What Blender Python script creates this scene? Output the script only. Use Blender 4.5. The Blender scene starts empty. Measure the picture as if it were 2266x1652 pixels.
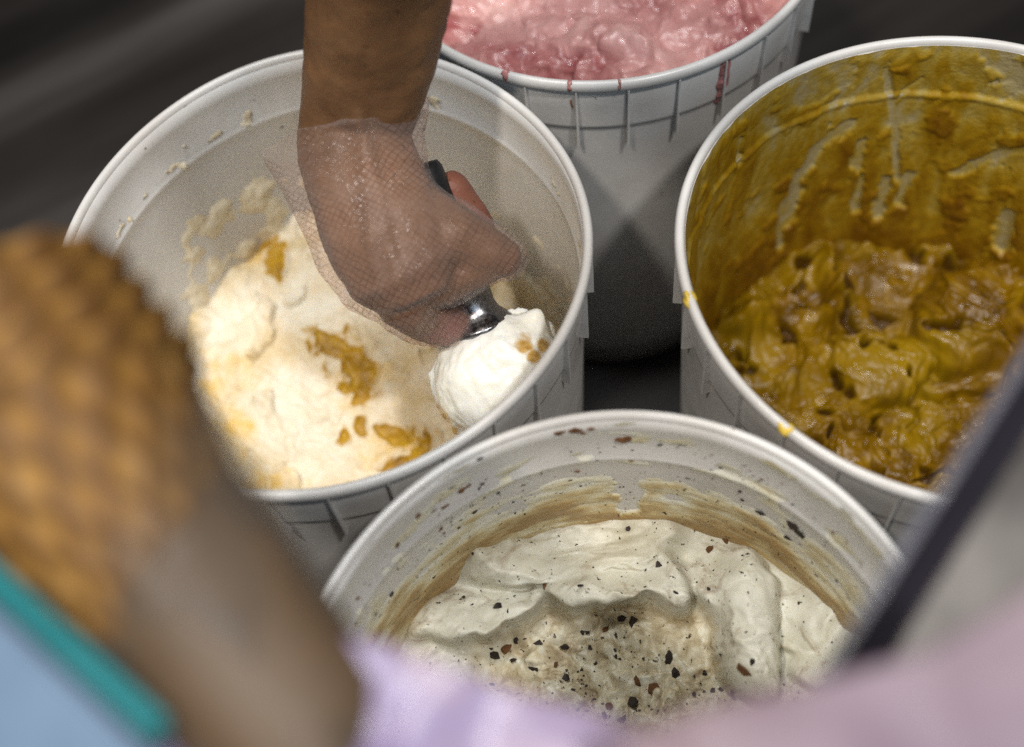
import bpy, bmesh, math, random
import numpy as np
from mathutils import Vector, Matrix

random.seed(7)
rng = np.random.default_rng(7)
SC = bpy.context.scene
COL = SC.collection

# ------------------------------------------------------------------ camera
ZR = 0.30                      # height of the tub rims above the cabinet floor
R = 0.125                      # outer radius of a tub rim
PITCH, ROLL = math.radians(60.283), math.radians(-9.418)
PW, PH, PF = 2266.0, 1652.0, 2672.0        # measuring frame of the photograph and its focal length in those pixels
CAM = np.array([0.0, 0.0, ZR + 3.570 * R])
_cp, _sp, _c, _s = math.cos(PITCH), math.sin(PITCH), math.cos(ROLL), math.sin(ROLL)
FW = np.array([0, _cp, -_sp]); UP = np.array([0, _sp, _cp]); RT = np.array([1.0, 0, 0])
XC = _c * RT + _s * UP
YC = -_s * RT + _c * UP
cd = bpy.data.cameras.new("camera"); cam = bpy.data.objects.new("camera", cd); COL.objects.link(cam)
cam.matrix_world = Matrix(((XC[0], YC[0], -FW[0], CAM[0]), (XC[1], YC[1], -FW[1], CAM[1]), (XC[2], YC[2], -FW[2], CAM[2]), (0, 0, 0, 1)))
cd.sensor_width = 36.0; cd.lens = PF / PW * 36.0
cd.clip_start = 0.02; cd.clip_end = 50
cd.dof.use_dof = True; cd.dof.focus_distance = 0.57; cd.dof.aperture_fstop = 3.1
SC.camera = cam

# ------------------------------------------------------------------ light
world = bpy.data.worlds.new("World"); SC.world = world; world.use_nodes = True
bg = world.node_tree.nodes["Background"]; bg.inputs[0].default_value = (0.62, 0.72, 1.0, 1); bg.inputs[1].default_value = 0.012

def area(name, loc, target, size, power, color, shape='DISK', size_y=None):
    ld = bpy.data.lights.new(name, 'AREA'); ld.shape = shape; ld.size = size
    if size_y: ld.size_y = size_y
    ld.energy = power; ld.color = color
    o = bpy.data.objects.new(name, ld); COL.objects.link(o)
    o.location = loc
    o.rotation_euler = (Vector(target) - Vector(loc)).to_track_quat('-Z', 'Y').to_euler()
    return o
area("lamp_right", (0.52, -0.30, 1.98), (0.04, 0.32, 0.30), 0.13, 17.5, (1.0, 0.97, 0.94))
area("lamp_left", (-0.50, -0.27, 1.98), (0.0, 0.32, 0.30), 0.13, 17.5, (1.0, 0.93, 0.84))
area("ceiling_light", (-0.10, 0.50, 2.10), (0.0, 0.40, 0.30), 0.30, 15.0, (0.95, 0.98, 1.0))
area("daylight_side", (0.22, -0.60, 1.15), (0.05, 0.15, 0.32), 0.5, 2.3, (0.55, 0.78, 1.0), 'RECTANGLE', 0.4)

vs = SC.view_settings
vs.view_transform = 'Standard'; vs.look = 'None'; vs.gamma = 1.0; vs.exposure = 0.12; vs.use_curve_mapping = False
SC.cycles.use_denoising = False
SC.cycles.max_bounces = 10; SC.cycles.transparent_max_bounces = 12
SC.cycles.sample_clamp_indirect = 4.0

# ------------------------------------------------------------------ measuring helpers
def ray(x, y): return (x - PW / 2) / PF * XC - (y - PH / 2) / PF * YC + FW
def atz(x, y, z):              # point at height z above the rim plane
    d = ray(x, y); t = (z + ZR - CAM[2]) / d[2]; return CAM + d * t
def atd(x, y, dist): return CAM + ray(x, y) * dist
CEN = {'A': (-.625 * R, 2.705 * R), 'B': (1.632 * R, 2.26 * R), 'C': (.152 * R, .859 * R), 'D': (.683 * R, 4.24 * R)}
DEF = {'A': ((2, -.001, .005), (3, .0036, -.0047), (4, .0053, -.0024)), 'B': ((2, -.0029, -.0012), (3, .0014, .0092)), 'C': ((3, -.006, .002),), 'D': ((3, 0, .0016),)}
def deform(k, th, z):
    v = 0
    for n, a, b in DEF[k]: v = v + a * np.cos(n * th) + b * np.sin(n * th)
    return 1 + v * (np.clip(z / ZR, 0, 1))
def rin(k, th, z):             # inner wall radius at world height z
    z = np.asarray(z, float)
    lo = 0.1185 - 0.045 * (ZR - 0.036 - z)
    top = np.interp(z, [ZR - .045, ZR - .0385, ZR - .0362, ZR - .0350, ZR - .0330, ZR - .012, ZR], [.118095, .1185, .1179, .1181, .1197, .1199, .12005])
    base = np.where(z > ZR - .045, top, lo)
    return base * deform(k, th, z)
def onwall(k, x, y):           # pixel -> (theta, z world) on the far inner wall
    d = ray(x, y); o = CAM.copy(); o[0] -= CEN[k][0]; o[1] -= CEN[k][1]
    r0, sl = 0.1185, .045
    o2 = o.copy(); o2[2] -= ZR - 0.036
    a = d[0]**2 + d[1]**2 - (sl * d[2])**2
    b = 2 * (o[0] * d[0] + o[1] * d[1] - sl * d[2] * (r0 + sl * o2[2]))
    c = o[0]**2 + o[1]**2 - (r0 + sl * o2[2])**2
    t = (-b + math.sqrt(max(0, b * b - 4 * a * c))) / (2 * a)
    p = o + d * t
    return math.atan2(p[1], p[0]), p[2]
def loc(k, x, y, z):           # pixel -> local xy of tub k on the plane z (rel. rim)
    p = atz(x, y, z); return p[0] - CEN[k][0], p[1] - CEN[k][1]

# ------------------------------------------------------------------ noise (vectorised gradient noise)
_perm = np.random.default_rng(11).permutation(256); _perm = np.concatenate([_perm, _perm, _perm])
_grad = np.random.default_rng(12).normal(size=(256, 3)); _grad /= np.linalg.norm(_grad, axis=1)[:, None]
def pnoise(x, y, z=0.0):
    x, y, z = np.broadcast_arrays(np.asarray(x, float), np.asarray(y, float), np.asarray(z, float))
    xi, yi, zi = np.floor(x).astype(int), np.floor(y).astype(int), np.floor(z).astype(int)
    xf, yf, zf = x - xi, y - yi, z - zi
    u, v, w = [t * t * t * (t * (t * 6 - 15) + 10) for t in (xf, yf, zf)]
    out = 0
    for dx in (0, 1):
        for dy in (0, 1):
            for dz in (0, 1):
                h = _perm[(_perm[(_perm[(xi + dx) & 255] + yi + dy) & 255] + zi + dz) & 255]
                g = _grad[h]
                dot = g[..., 0] * (xf - dx) + g[..., 1] * (yf - dy) + g[..., 2] * (zf - dz)
                out = out + dot * (u if dx else 1 - u) * (v if dy else 1 - v) * (w if dz else 1 - w)
    return out * 1.5
def fbm(x, y, z=0.0, o=4, lac=2.03, g=0.5):
    s, a, f = 0, 1, 1
    for i in range(o):
        s = s + a * pnoise(x * f + 17.3 * i, y * f - 9.1 * i, z * f + 3.7 * i); a *= g; f *= lac
    return s
def ridged(x, y, z=0.0, o=4):
    s, a, f = 0, 1, 1
    for i in range(o):
        s = s + a * (1 - 2 * np.abs(pnoise(x * f + 5.3 * i, y * f + 8.1 * i, z * f))); a *= .5; f *= 2.1
    return s
def sst(e0, e1, x):
    t = np.clip((x - e0) / (e1 - e0), 0, 1); return t * t * (3 - 2 * t)
def smax(a, b, k):
    h = np.clip(.5 + .5 * (a - b) / k, 0, 1); return b + (a - b) * h + k * h * (1 - h)

# ------------------------------------------------------------------ mesh helpers
def tag(o, label=None, cat=None, group=None, kind=None):
    if label: o['label'] = label
    if cat: o['category'] = cat
    if group: o['group'] = group
    if kind: o['kind'] = kind
    return o
def link(name, me, m=None, parent=None, smooth=True):
    o = bpy.data.objects.new(name, me); COL.objects.link(o)
    if m is not None and not me.materials: me.materials.append(m)
    if smooth: me.polygons.foreach_set('use_smooth', np.ones(len(me.polygons), bool))
    if parent: o.parent = parent
    return o
def mesh(name, V, F):
    me = bpy.data.meshes.new(name)
    V = np.asarray(V, float)
    if isinstance(F, np.ndarray):
        n = F.shape[1]
        me.vertices.add(len(V)); me.vertices.foreach_set('co', V.ravel())
        me.loops.add(F.size); me.loops.foreach_set('vertex_index', F.ravel().astype(np.int32))
        me.polygons.add(len(F)); me.polygons.foreach_set('loop_start', np.arange(0, F.size, n, dtype=np.int32))
        me.polygons.foreach_set('loop_total', np.full(len(F), n, np.int32))
        me.update(calc_edges=True); me.validate()
    else:
        me.from_pydata([tuple(v) for v in V], [], F); me.update()
    return me
def attr(me, name, vals):
    a = me.attributes.new(name, 'FLOAT', 'POINT'); a.data.foreach_set('value', np.asarray(vals, np.float32).ravel())
def vattr(me, name, vals):
    a = me.attributes.new(name, 'FLOAT_VECTOR', 'POINT'); a.data.foreach_set('vector', np.asarray(vals, np.float32).ravel())
def grid_faces(nu, nv, wrap_u=False):       # index = i*nv + j
    i = np.arange(nu if wrap_u else nu - 1); j = np.arange(nv - 1)
    I, J = np.meshgrid(i, j, indexing='ij'); I2 = (I + 1) % nu
    return np.stack([I * nv + J, I2 * nv + J, I2 * nv + J + 1, I * nv + J + 1], -1).reshape(-1, 4)
def empty(name, p):
    o = bpy.data.objects.new(name, None); COL.objects.link(o); o.location = p; o.empty_display_size = .02; return o
def unit(v): v = np.asarray(v, float); return v / np.linalg.norm(v)
def loft_data(cs, aa, bb, adir=None, n=28, caps=True):
    """closed tube through centres cs with half widths aa (across the picture) and bb"""
    cs = np.asarray(cs, float); V = []; k = len(cs)
    for i in range(k):
        t = unit(cs[min(i + 1, k - 1)] - cs[max(i - 1, 0)])
        ref = FW if adir is None else np.asarray(adir, float)
        a = unit(np.cross(t, ref)); b = np.cross(a, t)
        ang = np.linspace(0, 2 * np.pi, n, endpoint=False)
        V.append(cs[i] + aa[i] * np.cos(ang)[:, None] * a + bb[i] * np.sin(ang)[:, None] * b)
    V = np.concatenate(V); F = []
    for i in range(k - 1):
        for j in range(n):
            F.append((i * n + j, i * n + (j + 1) % n, (i + 1) * n + (j + 1) % n, (i + 1) * n + j))
    if caps:
        F.append(tuple(range(n - 1, -1, -1))); F.append(tuple((k - 1) * n + j for j in range(n)))
    return V, F
def capsule_data(p0, r0, p1, r1, n=16):
    p0, p1 = np.asarray(p0, float), np.asarray(p1, float); t = unit(p1 - p0)
    cs, rr = [], []
    for a in np.linspace(-math.pi / 2 + .05, 0, 5): cs.append(p0 + t * r0 * math.sin(a)); rr.append(r0 * math.cos(a))
    for a in np.linspace(0, math.pi / 2 - .05, 5): cs.append(p1 + t * r1 * math.sin(a)); rr.append(r1 * math.cos(a))
    return loft_data(cs, rr, rr, adir=unit(np.cross(t, [.3, .5, .8])), n=n)
def join(parts):
    V, F, o = [], [], 0
    for v, f in parts:
        V.append(v); F += [tuple(i + o for i in q) for q in f]; o += len(v)
    return np.concatenate(V), F
def remeshed(name, V, F, voxel, smooth_it):
    """one continuous skin over overlapping closed volumes"""
    me = mesh(name, V, F); o = bpy.data.objects.new(name, me); COL.objects.link(o)
    md = o.modifiers.new('r', 'REMESH'); md.mode = 'VOXEL'; md.voxel_size = voxel
    ms = o.modifiers.new('s', 'SMOOTH'); ms.factor = .5; ms.iterations = smooth_it
    dg = bpy.context.evaluated_depsgraph_get()
    out = bpy.data.meshes.new_from_object(o.evaluated_get(dg))
    bpy.data.objects.remove(o); bpy.data.meshes.remove(me); out.name = name
    return out
def coords(me):
    a = np.empty(len(me.vertices) * 3); me.vertices.foreach_get('co', a); return a.reshape(-1, 3)
def setco(me, V): me.vertices.foreach_set('co', np.asarray(V, float).ravel()); me.update()
def normals(me):
    a = np.empty(len(me.vertices) * 3, np.float32); me.vertices.foreach_get('normal', a); return a.reshape(-1, 3).astype(float)

# ------------------------------------------------------------------ materials
class N:
    def __init__(s, name):
        s.m = bpy.data.materials.new(name); s.m.use_nodes = True; s.t = s.m.node_tree
        s.p = s.t.nodes['Principled BSDF']; s.out = s.t.nodes['Material Output']
    def n(s, t, **kw):
        o = s.t.nodes.new(t)
        for k, v in kw.items():
            if hasattr(o, k): setattr(o, k, v)
            else: o.inputs[k.replace('_', ' ')].default_value = v
        return o
    def l(s, a, b): s.t.links.new(a, b)
    def noise(s, scale, detail=4, rough=.55, vec=None, dist=0):
        o = s.n('ShaderNodeTexNoise'); o.inputs['Scale'].default_value = scale; o.inputs['Detail'].default_value = detail
        o.inputs['Roughness'].default_value = rough; o.inputs['Distortion'].default_value = dist
        s.l(vec if vec is not None else s.obj(), o.inputs['Vector']); return o.outputs['Fac']
    def obj(s):
        if not hasattr(s, '_tc'): s._tc = s.n('ShaderNodeTexCoord')
        return s._tc.outputs['Object']
    def scaled(s, v):
        o = s.n('ShaderNodeMapping'); o.inputs['Scale'].default_value = v; s.l(s.obj(), o.inputs['Vector']); return o.outputs[0]
    def at(s, name):
        o = s.n('ShaderNodeAttribute'); o.attribute_name = name; return o
    def ramp(s, fac, stops, mode='LINEAR'):
        o = s.n('ShaderNodeValToRGB'); o.color_ramp.interpolation = mode
        e = o.color_ramp.elements
        while len(e) < len(stops): e.new(.5)
        for q, (p, c) in zip(e, stops): q.position = p; q.color = (*c, 1) if len(c) == 3 else c
        s.l(fac, o.inputs[0]); return o.outputs[0]
    def val(s, fac, lo, hi, a=0., b=1.):
        o = s.n('ShaderNodeMapRange'); o.inputs[1].default_value = lo; o.inputs[2].default_value = hi
        o.inputs[3].default_value = a; o.inputs[4].default_value = b; s.l(fac, o.inputs[0]); return o.outputs[0]
    def mix(s, fac, a, b, blend='MIX'):
        o = s.n('ShaderNodeMix'); o.data_type = 'RGBA'; o.blend_type = blend
        for v, i in ((fac, 0), (a, 6), (b, 7)):
            if isinstance(v, (int, float)): o.inputs[i].default_value = v
            elif isinstance(v, tuple): o.inputs[i].default_value = (*v, 1)
            else: s.l(v, o.inputs[i])
        return o.outputs[2]
    def math(s, op, a, b=0.0):
        o = s.n('ShaderNodeMath'); o.operation = op
        for i, v in enumerate((a, b)):
            if isinstance(v, (int, float)): o.inputs[i].default_value = v
            else: s.l(v, o.inputs[i])
        return o.outputs[0]
    def bump(s, h, strength, dist, prev=None):
        o = s.n('ShaderNodeBump'); o.inputs['Strength'].default_value = strength; o.inputs['Distance'].default_value = dist
        s.l(h, o.inputs['Height'])
        if prev is not None: s.l(prev, o.inputs['Normal'])
        return o.outputs[0]
    def set(s, color=None, rough=None, normal=None, sss=None, rad=None, sss_scale=.005, spec=None, metal=None, ior=None):
        for v, k in ((color, 'Base Color'), (rough, 'Roughness'), (normal, 'Normal'), (spec, 'Specular IOR Level'), (metal, 'Metallic')):
            if v is None: continue
            if isinstance(v, tuple): s.p.inputs[k].default_value = (*v, 1)
            elif isinstance(v, (int, float)): s.p.inputs[k].default_value = v
            else: s.l(v, s.p.inputs[k])
        if sss:
            s.p.inputs['Subsurface Weight'].default_value = sss; s.p.inputs['Subsurface Radius'].default_value = rad or (1, .7, .5)
            s.p.inputs['Subsurface Scale'].default_value = sss_scale
        return s.m

def m_plastic():
    n = N('white_tub_plastic')
    a = n.noise(22, 4); b = n.noise(420, 3); sp = n.noise(160, 2, .4)
    col = n.ramp(a, [(.3, (.55, .525, .495)), (.7, (.67, .655, .63))])
    sc = n.noise(30, 5, .65, vec=n.scaled((1, 1, .18)))
    col = n.mix(n.val(sc, .52, .72, 0, .35), col, (.50, .46, .40))
    dirt = n.ramp(sp, [(.215, (.22, .17, .10)), (.24, (1, 1, 1))])
    col = n.mix(.8, col, dirt, 'MULTIPLY')
    return n.set(col, n.val(a, .3, .7, .22, .38), n.bump(b, .12, .0006, n.bump(a, .2, .0015)), sss=.25, rad=(1, 1, .95), sss_scale=.004)
def m_vanilla():
    n = N('vanilla_mango_ice_cream')
    a = n.noise(28, 5, .6, dist=.6); f = n.noise(240, 5, .65); k = n.noise(75, 4, .6)
    mask = n.at('mango').outputs['Fac']; soft = n.at('tint').outputs['Fac']
    base = n.ramp(a, [(.32, (.62, .49, .28)), (.5, (.71, .61, .44)), (.68, (.76, .70, .57))])
    t = n.math('MULTIPLY', soft, n.val(k, .35, .65, .35, 1.3))
    base = n.mix(t, base, (.72, .46, .09))
    mango = n.ramp(k, [(.3, (.28, .14, .004)), (.5, (.42, .23, .006)), (.7, (.55, .33, .015))])
    col = n.mix(n.val(mask, .28, .72), base, mango)
    return n.set(col, n.val(f, .3, .7, .34, .6), n.bump(f, .35, .0012, n.bump(k, .3, .002)), sss=.35, rad=(1, .75, .45), sss_scale=.004, spec=.4)
def m_scooped():
    n = N('scooped_vanilla_ice_cream')
    a = n.noise(38, 5, .6, dist=.5); f = n.noise(300, 5, .65); g = n.noise(900, 2, .5)
    mask = n.at('mango').outputs['Fac']
    base = n.ramp(a, [(.3, (.84, .81, .69)), (.6, (.91, .91, .86))])
    col = n.mix(n.val(mask, .4, .75), base, n.ramp(f, [(.3, (.42, .22, .03)), (.7, (.70, .48, .18))]))
    return n.set(col, n.val(g, .35, .6, .16, .42), n.bump(f, .3, .001, n.bump(a, .35, .002)), sss=.3, rad=(1, .85, .6), sss_scale=.004, spec=.5)
def m_mustard(thin=False):
    n = N('yellow_smear' if thin else 'yellow_ice_cream')
    a = n.noise(34, 5, .6, dist=1.2); f = n.noise(260, 5, .65); k = n.noise(95, 4, .65, dist=.4)
    if thin:
        th = n.at('thick').outputs['Fac']
        t = n.math('ADD', n.math('ADD', n.val(th, 0, 1, .05, .85), n.val(k, .3, .7, -.16, .16)), n.val(n.at('streak').outputs['Fac'], .2, .8, -.12, .12))
        col = n.ramp(t, [(.0, (.38, .31, .15)), (.18, (.37, .26, .045)), (.45, (.31, .18, .006)), (.7, (.23, .115, .002)), (1, (.15, .060, .001))])
        return n.set(col, n.val(f, .3, .7, .25, .5), n.bump(f, .4, .001, n.bump(k, .5, .002)), spec=.45)
    hi = n.at('tint').outputs['Fac']
    c1 = n.ramp(a, [(.28, (.060, .026, .0003)), (.5, (.138, .066, .0006)), (.72, (.225, .124, .0015))])
    col = n.mix(n.val(hi, 0, 1, 0, .75), c1, (.26, .158, .003))
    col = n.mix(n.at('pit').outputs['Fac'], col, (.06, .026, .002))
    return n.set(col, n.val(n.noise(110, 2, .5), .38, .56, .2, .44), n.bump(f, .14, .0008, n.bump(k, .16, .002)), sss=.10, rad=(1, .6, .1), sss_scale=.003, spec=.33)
def m_cookie(thin=False):
    n = N('cookie_cream_smear' if thin else 'cookies_and_cream_ice_cream')
    a = n.noise(30, 5, .6, dist=.5); f = n.noise(300, 5, .65); sp = n.noise(330, 3, .55); k = n.noise(90, 4, .6, dist=.8)
    speck = n.ramp(sp, [(.30, (.08, .06, .04)), (.345, (1, 1, 1))])
    if thin:
        str_ = n.noise(40, 4, .6, vec=n.scaled((1, 1, 4.5)))
        th = n.at('thick').outputs['Fac']
        col = n.ramp(n.math('ADD', th, n.val(str_, .3, .7, -.3, .3)), [(.0, (.72, .70, .60)), (.35, (.66, .60, .42)), (.65, (.52, .41, .21)), (1., (.34, .22, .085))])
    else:
        pit = n.at('pit').outputs['Fac']
        base = n.ramp(a, [(.3, (.47, .435, .32)), (.65, (.69, .67, .565))])
        rough_ = n.ramp(k, [(.3, (.30, .22, .12)), (.46, (.54, .46, .30)), (.68, (.72, .68, .54))])
        sm = n.noise(46, 5, .7, dist=1.5)
        col = n.mix(pit, base, rough_)
        col = n.mix(n.val(sm, .55, .70, 0, .65), col, (.24, .16, .085))
    col = n.mix(1.0, col, speck, 'MULTIPLY')
    return n.set(col, n.val(f, .3, .7, .32, .55), n.bump(f, .4, .001, n.bump(k, .3, .002)), sss=.2, rad=(1, .85, .6), sss_scale=.003, spec=.4)
def m_strawberry():
    n = N('strawberry_ice_cream')
    a = n.noise(24, 3, .5); f = n.noise(240, 5, .65); k = n.noise(85, 4, .65)
    dk = n.at('dark').outputs['Fac']
    col = n.ramp(a, [(.3, (.40, .17, .155)), (.5, (.53, .265, .245)), (.7, (.63, .38, .35))])
    col = n.mix(n.math('MULTIPLY', dk, n.val(k, .35, .6, .3, 1.0)), col, (.30, .085, .085))
    return n.set(col, n.val(f, .35, .6, .12, .42), n.bump(f, .3, .001, n.bump(k, .4, .0025)), sss=.25, rad=(1, .5, .4), sss_scale=.004, spec=.5)
def m_simple(name, c, rough=.5, metal=0., bump=.2, scale=120, var=.25, spec=.5):
    n = N(name); a = n.noise(scale, 4)
    d = tuple(x * (1 - var) for x in c); e = tuple(min(1, x * (1 + var)) for x in c)
    return n.set(n.ramp(a, [(.3, d), (.7, e)]), n.val(a, .3, .7, max(.03, rough - .08), min(1, rough + .08)), n.bump(a, bump, .0008), metal=metal, spec=spec)
def m_skin():
    n = N('skin')
    a = n.noise(30, 5, .6); f = n.noise(420, 4, .6); sp = n.noise(210, 2, .4); v = n.n('ShaderNodeTexVoronoi'); v.inputs['Scale'].default_value = 650
    n.l(n.obj(), v.inputs['Vector'])
    col = n.ramp(a, [(.3, (.145, .070, .030)), (.7, (.215, .108, .048))])
    col = n.mix(n.val(n.at('red').outputs['Fac'], 0, 1, 0, .8), col, (.25, .085, .065))
    col = n.mix(n.val(sp, .31, .26, 0, .65), col, (.075, .03, .012))
    return n.set(col, n.val(f, .3, .7, .42, .58), n.bump(v.outputs['Distance'], .22, .0005, n.bump(f, .25, .0006)), sss=.15, rad=(1, .35, .2), sss_scale=.004, spec=.35)
def m_glove():
    n = N('embossed_clear_glove')
    g = n.n('ShaderNodeAttribute'); g.attribute_name = 'guv'
    mp = n.n('ShaderNodeMapping'); mp.inputs['Rotation'].default_value = (0, 0, math.radians(38)); n.l(g.outputs['Vector'], mp.inputs['Vector'])
    wob = n.n('ShaderNodeTexNoise'); wob.inputs['Scale'].default_value = 60; n.l(g.outputs['Vector'], wob.inputs['Vector'])
    add = n.n('ShaderNodeMix'); add.data_type = 'VECTOR'; add.inputs[0].default_value = .006
    n.l(mp.outputs[0], add.inputs[4]); n.l(wob.outputs['Color'], add.inputs[5])
    sx = n.n('ShaderNodeSeparateXYZ'); n.l(add.outputs[1], sx.inputs[0])
    def tri(o): # distance to the nearest line of the embossed mesh, 0 at the line
        q = n.math('MULTIPLY', o, 1 / .0026); fr = n.math('FRACT', q); return n.math('ABSOLUTE', n.math('SUBTRACT', fr, .5))
    m = n.math('MAXIMUM', tri(sx.outputs[0]), tri(sx.outputs[1]))
    line = n.math('MULTIPLY', n.val(m, .37, .47, 0, 1), n.val(n.noise(38, 2, .5), .38, .6, .25, 1.0))
    wr = n.noise(55, 4, .55, dist=.8)
    nor = n.bump(line, .6, .0005, n.bump(wr, .8, .006))
    lw = n.n('ShaderNodeLayerWeight'); lw.inputs['Blend'].default_value = .35; n.l(nor, lw.inputs['Normal'])
    fac = n.math('ADD', n.val(lw.outputs['Facing'], 0, 1, .06, .32), n.math('MULTIPLY', line, -.03))
    tr = n.n('ShaderNodeBsdfTransparent'); n.l(n.mix(line, (.97, .92, .90), (.70, .60, .56)), tr.inputs[0])
    mx = n.n('ShaderNodeMixShader'); n.l(fac, mx.inputs[0]); n.l(tr.outputs[0], mx.inputs[1])
    n.set((.76, .66, .62), .15, nor, spec=1.0)
    n.l(n.p.outputs[0], mx.inputs[2]); n.l(mx.outputs[0], n.out.inputs['Surface'])
    return n.m
def m_film(name, c, base=.08, edge=.5, rough=.15):
    n = N(name); wr = n.noise(40, 4, .55, dist=.8); nor = n.bump(wr, .5, .004)
    lw = n.n('ShaderNodeLayerWeight'); lw.inputs['Blend'].default_value = .4; n.l(nor, lw.inputs['Normal'])
    tr = n.n('ShaderNodeBsdfTransparent'); tr.inputs[0].default_value = (.86, .86, .86, 1)
    mx = n.n('ShaderNodeMixShader'); n.l(n.val(lw.outputs['Facing'], 0, 1, base, edge), mx.inputs[0]); n.l(tr.outputs[0], mx.inputs[1])
    n.set(c, rough, nor, spec=.6); n.l(n.p.outputs[0], mx.inputs[2]); n.l(mx.outputs[0], n.out.inputs['Surface'])
    return n.m
def m_floor():
    n = N('dark_cabinet_floor')
    rm = n.n('ShaderNodeMapping'); rm.inputs['Rotation'].default_value = (0, 0, math.radians(-24)); n.l(n.obj(), rm.inputs['Vector'])
    mp = n.n('ShaderNodeMapping'); mp.inputs['Scale'].default_value = (.9, 9, 1); n.l(rm.outputs[0], mp.inputs['Vector'])
    a = n.noise(1.0, 4, .5, vec=mp.outputs[0]); f = n.noise(14, 3, .5, vec=mp.outputs[0]); g = n.noise(6, 4)
    col = n.ramp(a, [(.35, (.008, .007, .006)), (.52, (.026, .022, .020)), (.68, (.085, .076, .070))])  # pale streaks are soft reflections painted into the base colour
    return n.set(col, n.val(g, .3, .7, .42, .6), n.bump(f, .15, .001), spec=.35)
def m_waffle():
    n = N('waffle_wafer')
    a = n.noise(60, 5, .6, dist=.5); f = n.noise(400, 4, .6)
    col = n.ramp(a, [(.28, (.15, .070, .012)), (.5, (.24, .118, .022)), (.72, (.33, .18, .045))])
    col = n.mix(n.val(n.at('ridge').outputs['Fac'], .25, .8, 0, .8), col, (.075, .030, .008))
    return n.set(col, .6, n.bump(f, .4, .001), spec=.3)

MP = m_plastic()

# ------------------------------------------------------------------ setting: cabinet floor
V = [(-1.6, -1.0, 0), (1.6, -1.0, 0), (1.6, 2.2, 0), (-1.6, 2.2, 0)]
tag(link('floor', mesh('floor', V, [(0, 1, 2, 3)]), m_floor(), smooth=False), 'dark brushed floor of the ice cream cabinet under the tubs, reflection streaks painted into its colour', None, None, 'structure')

# ------------------------------------------------------------------ tubs
def lathe(name, k, prof, n=224, closed=False):
    th = np.linspace(0, 2 * np.pi, n, endpoint=False); P = np.array(prof)
    rr = P[None, :, 0] * deform(k, th[:, None], P[None, :, 1])
    V = np.stack([rr * np.cos(th)[:, None], rr * np.sin(th)[:, None], np.broadcast_to(P[None, :, 1], rr.shape)], -1).reshape(-1, 3)
    if closed:
        m = len(prof); F = []
        I, J = np.meshgrid(np.arange(n), np.arange(m), indexing='ij')
        F = np.stack([I * m + J, ((I + 1) % n) * m + J, ((I + 1) % n) * m + (J + 1) % m, I * m + (J + 1) % m], -1).reshape(-1, 4)
    else: F = grid_faces(n, len(prof), True)
    return mesh(name, V, F[:, ::-1].copy())
rib_me = None
def tub(k, label, rib_phase):
    global rib_me
    t = empty('ice_cream_tub', (CEN[k][0], CEN[k][1], 0.0))
    tag(t, label, 'tub', 'white plastic ice cream tubs in the cabinet')
    zt = ZR
    out_, in_ = [], []
    out_ += [(0.0, .0015), (.100, .0015), (.104, 0.0), (.1085, .002), (.110, .006), (.1105, .020), (.1120, .022)]
    for z in np.linspace(.03, zt - .040, 8): out_.append((.1122 + (z - .03) / (zt - .07) * .0078, z))
    out_ += [(.1203, zt - .0365), (.1212, zt - .0355), (.1213, zt - .034), (.1222, zt - .020), (.1226, zt - .0062)]
    in_ += [(.1215, zt - .0030), (.12005, zt - .0031), (.1199, zt - .012), (.1197, zt - .0330), (.1181, zt - .0350), (.1179, zt - .0362), (.1185, zt - .0385)]
    for z in np.linspace(zt - .045, .012, 8): in_.append((.1185 - .045 * (zt - .036 - z), z))
    in_ += [(.100, .006), (0.0, .006)]
    link('wall', lathe('tub_wall_' + k, k, out_ + in_), MP, t)
    bead = []
    for a in np.linspace(0, 2 * np.pi, 18, endpoint=False):
        c, s = math.cos(a), math.sin(a)
        bead.append((.12260 + .0024 * math.copysign(abs(c) ** .9, c), zt - .0036 + .0036 * s))
    link('rim', lathe('tub_rim_' + k, k, bead, closed=True), MP, t)
    if rib_me is None:
        w, z0, z1 = .0006, zt - .0475, zt - .0066
        V = [(.1195, -w, z0), (.1243, -w * .8, z0 + .0004), (.1245, -w * .8, z1), (.1215, -w, z1), (.1195, w, z0), (.1243, w * .8, z0 + .0004), (.1245, w * .8, z1), (.1215, w, z1)]
        rib_me = mesh('tub_rib', V, [(0, 1, 2, 3), (7, 6, 5, 4), (1, 5, 6, 2), (0, 4, 5, 1), (3, 2, 6, 7), (0, 3, 7, 4)])
    for i in range(30):
        a = rib_phase + i * 2 * math.pi / 30
        r = link('rib', rib_me, MP, t, smooth=False); r.rotation_euler = (0, 0, a)
        d = deform(k, np.array([a]), np.array([zt]))[0]; r.scale = (d, d, 1)
    return t
tA = tub('A', 'white tub of vanilla mango ice cream with a gloved hand reaching in', .06)
tB = tub('B', 'white tub smeared inside with mustard yellow ice cream', .02)
tC = tub('C', 'white tub of cookies and cream ice cream, nearest the camera', .03)
tD = tub('D', 'white tub of pink strawberry ice cream, farthest back, with a drip outside', -1.618)

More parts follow.
